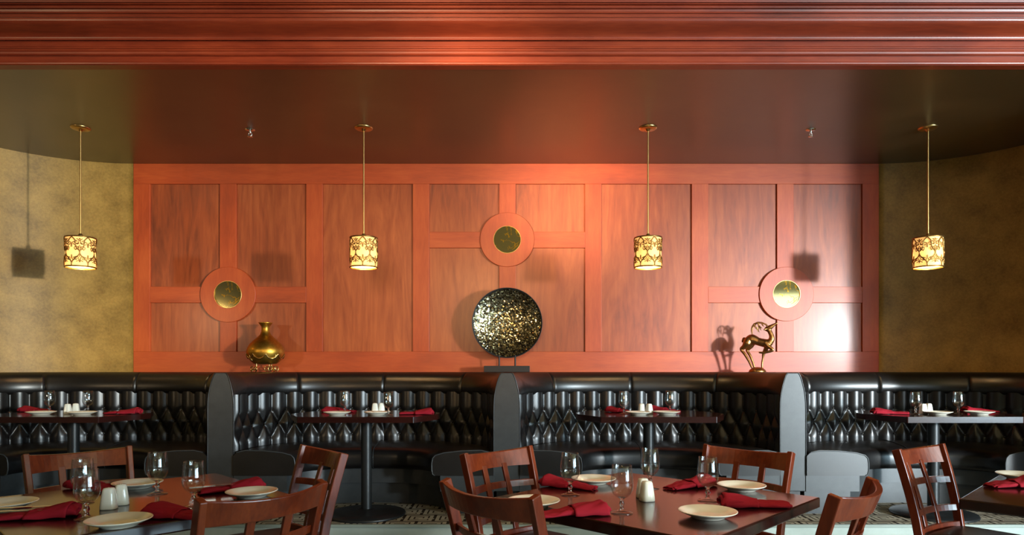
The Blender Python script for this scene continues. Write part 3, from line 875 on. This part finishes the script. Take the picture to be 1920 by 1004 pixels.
# ------------------------------------------------------------------ pendant lamps
PD = 5.38
def filigree(r, h):
    mb = MB()
    def put_line(pts, rad=.0030):
        mb.tube([(r*math.cos(u/r), r*math.sin(u/r), v) for u, v in pts], rad, 5)
    n = 6; w = 2*PI*r/n
    def arc(cx, cy, rr, a0, a1, k=9, shrink=0.0):
        return [(cx + rr*(1-shrink*i/k)*math.cos(a0+(a1-a0)*i/k), cy + rr*(1-shrink*i/k)*math.sin(a0+(a1-a0)*i/k)) for i in range(k+1)]
    for j in range(n):
        u0 = j*w
        for s in (1, -1):
            # ogee lattice
            put_line([(u0 + s*w*(.5 - .5*(i/14)) + s*.010*math.sin(2*PI*i/14), -h/2 + h*.5*i/14) for i in range(15)], .0045)
            put_line([(u0 + s*w*(.5*(i/14)) - s*.010*math.sin(2*PI*i/14)*-1, h*.5*i/14) for i in range(15)], .0045)
            for cy, sg in ((.02, 1), (-.06, 1), (.072, -1)):
                put_line([(u0+s*.002, cy-.03*sg)] + [(u0+s*x, cy+y*sg) for x, y in arc(.024, 0, .018, PI, PI*-1.1, 14, .65)])
            put_line([(u0+s*.003, .062), (u0+s*.014, .052), (u0+s*.024, .056)])
            put_line([(u0+s*(w/2)-s*.002, .03)] + [(u0+s*(w/2)-s*x, y) for x, y in arc(.019, .058, .015, PI, -PI, 12, .6)])
            put_line([(u0+s*(w/2)-s*.002, -.03)] + [(u0+s*(w/2)-s*x, -y) for x, y in arc(.019, .058, .015, PI, -PI, 12, .6)])
        put_line([(u0, -.005), (u0, -.05)]); put_line([(u0-.03, .004), (u0-.016, .022), (u0, .030), (u0+.016, .022), (u0+.03, .004)]); put_line([(u0-.024, -.085), (u0, -.072), (u0+.024, -.085)]); put_line([(u0-.02, .098), (u0, .080), (u0+.02, .098)]); put_line([(u0-.009, .028), (u0, .048), (u0+.009, .028)])
    return mb
ztop, zbot = gz(446, PD), gz(503, PD)
hh = ztop-zbot; RS = 25.5/F*PD
def pendant_parts(t):        # origin at the middle of the shade
    zc = (ztop+zbot)/2; zm = ZC - zc
    obj('canopy', MB().lathe([(.002, zm-.028), (.016, zm-.028), (.018, zm-.018), (.05, zm-.014), (.062, zm-.012), (.073, zm-.004), (.073, zm-.0002)], 36), BRASS, t)
    for k in range(2):
        pass
    obj('rod', MB().lathe([(.0062, hh/2+.03), (.0062, zm-.028)], 12), BRASS, t)
    obj('socket_collar', MB().lathe([(.017, hh/2-.004), (.017, hh/2+.022), (.010, hh/2+.032)], 20), BRASS, t)
    sh = obj('lamp_shade', MB().lathe([(RS-.005, -hh/2+.004), (RS-.005, hh/2-.004)], 56, cap=False), DIFFUSER, t)
    obj('filigree', filigree(RS, hh-.02), FILI, sh)
    for nm, z in (('rim', hh/2-.009), ('rim', -hh/2)):
        obj(nm, MB().lathe([(RS-.006, z), (RS+.003, z), (RS+.003, z+.009), (RS-.006, z+.009), (RS-.006, z)], 56), FILI, sh)
    sp_ = MB()
    for k in range(3):
        a = 2*PI*k/3; sp_.tube([(0, 0, hh/2-.003), ((RS-.004)*math.cos(a), (RS-.004)*math.sin(a), hh/2-.003)], .003, 6)
    obj('shade_spider', sp_, BRASS, t)
    obj('bulb', MB().ball((0, 0, .0), .026, 16, 10, (1, 1, 1.25)), BULB, t)
    obj('bulb_socket', MB().lathe([(.014, .028), (.014, hh/2-.003)], 14), BRASS, t)
pl = ['brass pendant lamp with patterned shade, hanging before the left gold wall', 'brass pendant lamp with patterned shade, left of the mosaic disc before the panelling',
      'brass pendant lamp with patterned shade, right of the mosaic disc before the panelling', 'brass pendant lamp with patterned shade, hanging before the right gold wall']
pts_p = [gx(151, PD), gx(682, PD), gx(1215, PD), gx(1740, PD)]
zc = (ztop+zbot)/2
p0 = thing('pendant_lamp', pl[0], 'lamp', (pts_p[0], PD, zc), 0, 'pendant lamps over the booth tables'); pendant_parts(p0)
for k in range(1, 4): dup(p0, (pts_p[k], PD, zc), .15*k, pl[k])

# sprinklers
s0 = thing('ceiling_sprinkler', 'small chrome ceiling sprinkler between the left two pendant lamps', 'sprinkler', (gx(469, 5.42), 5.42, ZC), 0, 'ceiling sprinklers')
obj('escutcheon', MB().lathe([(.012, -.010), (.036, -.006), (.039, -.0002)], 24), CHROME, s0)
sb = MB().lathe([(.008, -.03), (.010, -.012)], 12)
for s in (-1, 1): sb.tube([(s*.008, 0, -.026), (s*.017, 0, -.038), (s*.004, 0, -.054)], .003, 6)
obj('body', sb, CHROME, s0)
obj('deflector', MB().lathe([(.001, -.058), (.020, -.058), (.021, -.055), (.004, -.052)], 16), CHROME, s0)
dup(s0, (gx(1520, 5.42), 5.42, ZC), 0.5, 'small chrome ceiling sprinkler between the right two pendant lamps')

# ------------------------------------------------------------------ mosaic disc
YD = 6.14
dz = gz(606, YD)
da = thing('mosaic_disc', 'round concave mosaic disc of gold mirror chips on a black base', 'sculpture', (gx(951, YD), YD, ZL))
RD = 64.5/F*YD; zc_ = dz - ZL
shell = MB(); vs = []; fs = []; seg = 72
def dish(r): return .085*(1-(r/RD)**2)
for r_, y_ in [(RD*k/10, dish(RD*k/10)+.004) for k in range(1, 11)] + [(RD+.006, -.006), (RD+.008, .004), (RD+.004, .014)] + [(RD*k/10, dish(RD*k/10)+.016) for k in range(9, 0, -1)]:
    for k in range(seg):
        a = 2*PI*k/seg; vs.append((r_*math.cos(a), y_-.02, zc_ + r_*math.sin(a)))
nr = len(vs)//seg
for i in range(nr-1):
    for k in range(seg):
        k2 = (k+1) % seg; fs.append((i*seg+k, i*seg+k2, (i+1)*seg+k2, (i+1)*seg+k))
shell.add(vs, fs, True)
obj('dish', shell, BLACKP, da)
mo = MB(); rr = random.Random(3)
th = math.radians(-38); ct, sn = math.cos(th), math.sin(th)
stepv = .0105
nrow = int(2*RD/stepv)+4
for i in range(-nrow//2, nrow//2+1):
    v = i*stepv; u = -RD - rr.random()*.02
    while u < RD:
        wd = rr.uniform(.008, .015)
        uc = u+wd/2; vv = v + .10*(uc*uc)/RD*1.2 - .02
        x, z = uc*ct - vv*sn, uc*sn + vv*ct
        r_ = math.hypot(x, z)
        if r_ < RD-.008:
            hx, hz = wd/2*.90, stepv/2*.84
            y = dish(r_) - .02 + .0005
            slope = -2*.085*r_/RD**2
            gx_, gz_ = slope*x/max(r_, 1e-6), slope*z/max(r_, 1e-6)
            jx, jz = rr.gauss(0, .13), rr.gauss(0, .13)
            q = []
            for a, b in ((-1,-1),(1,-1),(1,1),(-1,1)):
                ex, ez = a*hx*ct - b*hz*sn, a*hx*sn + b*hz*ct
                q.append((x+ex, y + (gx_+jx)*ex + (gz_+jz)*ez, zc_+z+ez))
            mo.add(q, [(0,1,2,3)])
        u += wd
obj('mosaic_face', mo, MOSAIC, da)
for px in (936, 966):
    x = gx(px, YD) - gx(951, YD)
    zb = zc_ - math.sqrt(RD**2 - x*x)
    obj('support_rod', MB().lathe([(.0075, .055), (.0075, zb+.008)], 12, (x, -.012, 0)), BLACKP, da)
obj('base', MB().box(gx(908, YD)-gx(951, YD), gx(993, YD)-gx(951, YD), -.075, .07, .0005, .057), BLACKP, da, .002)

# ------------------------------------------------------------------ gold vase in its stand
YV = 6.135; kx = YV/F/8.37
vx = gx(440+485/8.37, YV)
vprof = [(105, 128), (108, 132), (98, 145), (78, 172), (62, 200), (60, 235), (64, 270), (84, 320), (128, 365), (185, 415), (238, 470), (272, 530), (285, 575), (280, 620), (258, 680), (215, 740), (168, 775), (60, 782), (2, 782)]
vp = [(r*kx, (905-y)*kx) for r, y in reversed(vprof)]
inner = [(r-.004, z) for r, z in vp[::-1][0:7]]
obj_v = obj('vase', MB().lathe(vp + [(.098*.55, vp[-1][1]-.004), (.05*.75, vp[-1][1]-.03)], 56), GOLD)
obj_v.location = (vx, YV, ZL)
tag(obj_v, 'bulbous gold vase with flared narrow neck resting in a scrollwork stand', 'vase')
vs_ = thing('vase_stand', 'gold wire stand with scroll feet and coiled band holding the vase', 'stand', (vx, YV, ZL))
def vr(z):   # vase radius at height
    for (r0, z0), (r1, z1) in zip(vp[:-1], vp[1:]):
        if z0 <= z <= z1: return r0 + (r1-r0)*(z-z0)/max(1e-9, z1-z0)
    return .1
band = MB(); pts = []
for i in range(181):
    a = 2*PI*i/180
    z = (905-660)*kx + .020*math.sin(a*9) ; a2 = a + .085*math.cos(a*9)
    rr_ = vr(z) + .005
    pts.append((rr_*math.cos(a2), rr_*math.sin(a2), z))
band.tube(pts, .0046, 6)
obj('scroll_band', band, BRASS, vs_)
for a in (-2.25, -.62, 1.57):
    lg = MB()
    prof_ = []
    zt = (905-640)*kx
    for i in range(13):
        u = i/12; z = zt*(1-u) + .006
        r_ = max(vr(max(z, .076))+.004, 0) if z > .1 else None
        if r_ is None: r_ = .088 + .055*abs((z-.06)/.06)**1.3*(1 if z < .06 else .55)
        prof_.append((r_, z))
    lg.tube([(min(r_, .155)*math.cos(a), min(r_, .155)*math.sin(a), z) for r_, z in prof_], .0058, 7)
    sc_ = []
    for i in range(22):
        t_ = i/21; an = PI*1.5 + t_*PI*2.3; q = .026*(1-.6*t_)
        sc_.append(((.128+q*math.cos(an))*1.0, .031+q*math.sin(an)))
    # scroll lies across the leg, in the tangent plane
    ca, sa = math.cos(a), math.sin(a)
    for sg in (1, -1):
        lg.tube([(.118*ca - sa*sg*(x-.128+.03), .118*sa + ca*sg*(x-.128+.03), z) for x, z in sc_], .0046, 6)
    obj('leg', lg, BRASS, vs_)

# ------------------------------------------------------------------ deer statuette
YS = 6.03; kd = YS/F/8.37; sx = gx(1370+420/8.37, YS)
def dp(cx, cy, y=0.0): return ((cx-420)*kd*1.12, y, (905-cy)*kd)
de = thing('deer_statuette', 'bronze stylised deer statuette looking upward with one foreleg raised', 'statuette', (sx, YS, ZL), math.radians(-28))
bd = MB()
def limb(pts, rads, y=None):
    # smooth resample
    P_ = [Vector(p) for p in pts]; out = []; ro = []
    for i in range(len(P_)-1):
        p0_, p1_, p2_, p3_ = P_[max(i-1, 0)], P_[i], P_[i+1], P_[min(i+2, len(P_)-1)]
        for j in range(6):
            t = j/6
            out.append(.5*((2*p1_) + (p2_-p0_)*t + (2*p0_-5*p1_+4*p2_-p3_)*t*t + (3*p1_-p0_-3*p2_+p3_)*t**3))
            ro.append(rads[i] + (rads[i+1]-rads[i])*t)
    out.append(P_[-1]); ro.append(rads[-1])
    bd.tube(out, [r*kd for r in ro], 12)
    bd.ball(tuple(out[0]), ro[0]*kd*.98, 12, 8); bd.ball(tuple(out[-1]), ro[-1]*kd*.98, 12, 8)
limb([dp(290, 410), dp(345, 390), dp(430, 425), dp(510, 450), dp(575, 450)], [62, 84, 62, 66, 58])
limb([dp(565, 450), dp(605, 400), dp(602, 330), dp(580, 270), dp(560, 228)], [62, 46, 36, 34, 38])
limb([dp(545, 232), dp(590, 205), dp(640, 168), dp(678, 142)], [40, 38, 22, 12])
limb([dp(300, 400, -.016), dp(285, 450, -.022), dp(250, 505, -.022), dp(205, 545, -.022), dp(255, 620, -.022), dp(310, 730, -.022), dp(350, 830, -.022)], [58, 66, 44, 22, 24, 19, 17])
limb([dp(320, 400, .016), dp(330, 460, .022), dp(300, 520, .022), dp(275, 560, .022), dp(315, 640, .022), dp(350, 740, .022), dp(372, 830, .022)], [56, 60, 40, 22, 23, 18, 16])
limb([dp(545, 470, .012), dp(530, 540, .018), dp(500, 610, .018), dp(488, 690, .018), dp(478, 770, .018), dp(478, 835, .018)], [46, 36, 26, 16, 16, 17])
limb([dp(530, 450, -.016), dp(560, 495, -.022), dp(625, 560, -.022), dp(560, 590, -.022), dp(490, 603, -.022), dp(450, 598, -.022)], [44, 34, 22, 22, 18, 14])
limb([dp(240, 380), dp(222, 410), dp(218, 436)], [28, 18, 8])
for s in (-1, 1): limb([dp(545, 225, s*.012), dp(522, 240, s*.026), dp(508, 252, s*.034)], [14, 16, 5])
bo = obj('body', bd, BRONZE, de)
m = bo.modifiers.new('Remesh', 'REMESH'); m.mode = 'VOXEL'; m.voxel_size = .0038; m.use_smooth_shade = True
m = bo.modifiers.new('Smooth', 'SMOOTH'); m.iterations = 4; m.factor = .5
for s in (-1, 1):
    an = MB(); y = s*.016
    path = [dp(560, 200, y*.6), dp(530, 160, y), dp(480, 132, y*1.3), (dp(430, 128, y*1.7)), dp(380, 150, y*1.9), dp(352, 195, y*1.8), dp(343, 250, y*1.4), dp(348, 305, y)]
    an.tube(path, [13*kd, 12*kd, 11*kd, 11*kd, 10*kd, 9*kd, 8*kd, 6*kd], 7)
    for b_, tip in ((dp(480, 132, y*1.3), dp(500, 190, y*1.8)), (dp(430, 128, y*1.7), dp(465, 250, y*2.0)), (dp(380, 150, y*1.9), dp(410, 235, y*2.0)), (dp(445, 185, y*1.8), dp(475, 215, y*2.2)), (dp(420, 200, y*1.8), dp(440, 280, y*1.5))):
        an.tube([b_, tuple((Vector(b_)+Vector(tip))/2 + Vector((-.004, 0, 0))), tip], [9*kd, 8*kd, 3*kd], 6)
    obj('antler', an, BRONZE, de)
obj('base', MB().lathe([(128*kd, .0005), (132*kd, .006), (118*kd, 35*kd), (85*kd, 62*kd), (45*kd, 76*kd), (.0005, 80*kd)], 32), BRONZE, de)

# ------------------------------------------------------------------ lights
def light(kind, name, loc, energy, col, target=None, **kw):
    l = bpy.data.lights.new(name, kind); l.energy = energy; l.color = col
    for k, v in kw.items(): setattr(l, k, v)
    o = bpy.data.objects.new(name, l); COL.objects.link(o); o.location = loc
    if target is not None:
        o.rotation_euler = (Vector(target)-Vector(loc)).to_track_quat('-Z', 'Y').to_euler()
    return o
# low daylight through the right-hand window
light('SPOT', 'window_sun', (8.6, -3.3, 2.0), 5600, (.84, .95, 1.0), (2.75, 6.3, 1.25), shadow_soft_size=.2, spot_size=math.radians(19), spot_blend=.8)
light('SPOT', 'window_sun', (8.6, -3.3, 2.0), 5200, (.86, .93, .95), (1.0, 5.5, 1.2), shadow_soft_size=.4, spot_size=math.radians(40), spot_blend=.9)
light('SPOT', 'window_sun', (8.6, -3.3, 2.0), 5200, (1.0, .90, .70), (-4.15, 5.8, 2.3), shadow_soft_size=.12, spot_size=math.radians(13), spot_blend=.7)
for k, (a, b) in enumerate(wins):
    light('AREA', 'window_daylight', (9.86, (a+b)/2, 1.85), 290, (.56, .84, 1.0), (1.5, (a+b)/2+5.0, 1.0), shape='RECTANGLE', size=b-a, size_y=2.9)
for k, (a, b) in enumerate(rws):
    light('AREA', 'window_daylight', ((a+b)/2, -6.36, 1.95), (60, 75, 90)[k], (.74, .9, 1.0), ((a+b)/2-2.5, 0, 1.4), shape='RECTANGLE', size=b-a, size_y=2.8)
# unseen warm spots added for the glow on cornice and panelling
light('SPOT', 'unseen_warm_spot', (-2.9, -2.0, 2.75), 7000, (1.0, .74, .48), (.58, 6.3, 2.88), shadow_soft_size=.3, spot_size=math.radians(10.5), spot_blend=1.0)
light('SPOT', 'unseen_warm_spot', (-6.6, -2.2, 2.3), 380, (1.0, .72, .42), (-2.0, 6.2, 2.2), shadow_soft_size=.25, spot_size=math.radians(34), spot_blend=.9)
light('SPOT', 'unseen_warm_spot', (-1.9, -1.5, 2.9), 420, (1.0, .72, .46), (-.45, 4.2, 3.42), shadow_soft_size=.3, spot_size=math.radians(19), spot_blend=1.0)  # added to brighten the cornice alone
o = light('SPOT', 'panelling_fill', (-.6, -2.6, 2.6), 1180, (1.0, .63, .31), (-.2, 6.3, 2.25), shadow_soft_size=1.0, spot_size=math.radians(54), spot_blend=1.0)  # broad fill added over the panelling, no lamp known here
o.scale = (1, .32, 1)
# the dining room's ceiling lamps
for x, y in ((-3.5, -3), (-.6, -3), (2.4, -3), (-1.6, .2), (1.4, .2), (3.0, 2.0)):
    light('POINT', 'ceiling_lamp', (x, y, 3.45), 6 if x < 0 else 20, (1.0, .74, .46), shadow_soft_size=.04)
light('SPOT', 'unseen_warm_spot', (.9, 1.2, 3.55), 130, (1.0, .80, .56), (.7, 2.8, .76), shadow_soft_size=.06, spot_size=math.radians(60), spot_blend=.9)  # added fill to warm the centre right table and its plates
light('SPOT', 'unseen_warm_spot', (-1.6, .9, 3.55), 10, (1.0, .76, .5), (-1.5, 2.7, .76), shadow_soft_size=.06, spot_size=math.radians(60), spot_blend=.9)  # weaker fill added over the left table
for x in pts_p:
    light('POINT', 'pendant_bulb', (x, PD, zc-.062), 8, (1.0, .70, .34), shadow_soft_size=.02)

w = bpy.data.worlds.new('World'); SC.world = w; w.use_nodes = True
w.node_tree.nodes['Background'].inputs['Color'].default_value = (.6, .75, 1, 1)
w.node_tree.nodes['Background'].inputs['Strength'].default_value = .4

# ------------------------------------------------------------------ camera
cam = bpy.data.cameras.new('Camera'); co = bpy.data.objects.new('Camera', cam); COL.objects.link(co)
co.location = (0, 0, CAM); co.rotation_euler = (PI/2, 0, 0)
cam.sensor_width = 36; cam.sensor_fit = 'HORIZONTAL'; cam.lens = F/1920*36
cam.shift_y = (690-502)/1920.0; cam.clip_start = .05; cam.clip_end = 60
SC.camera = co
SC.view_settings.view_transform = 'Standard'
try: SC.view_settings.look = 'None'
except Exception: pass
SC.view_settings.exposure = 0.0; SC.view_settings.gamma = 1.0; SC.view_settings.use_curve_mapping = False
SC.cycles.use_denoising = True
SC.cycles.sample_clamp_indirect = 6.0
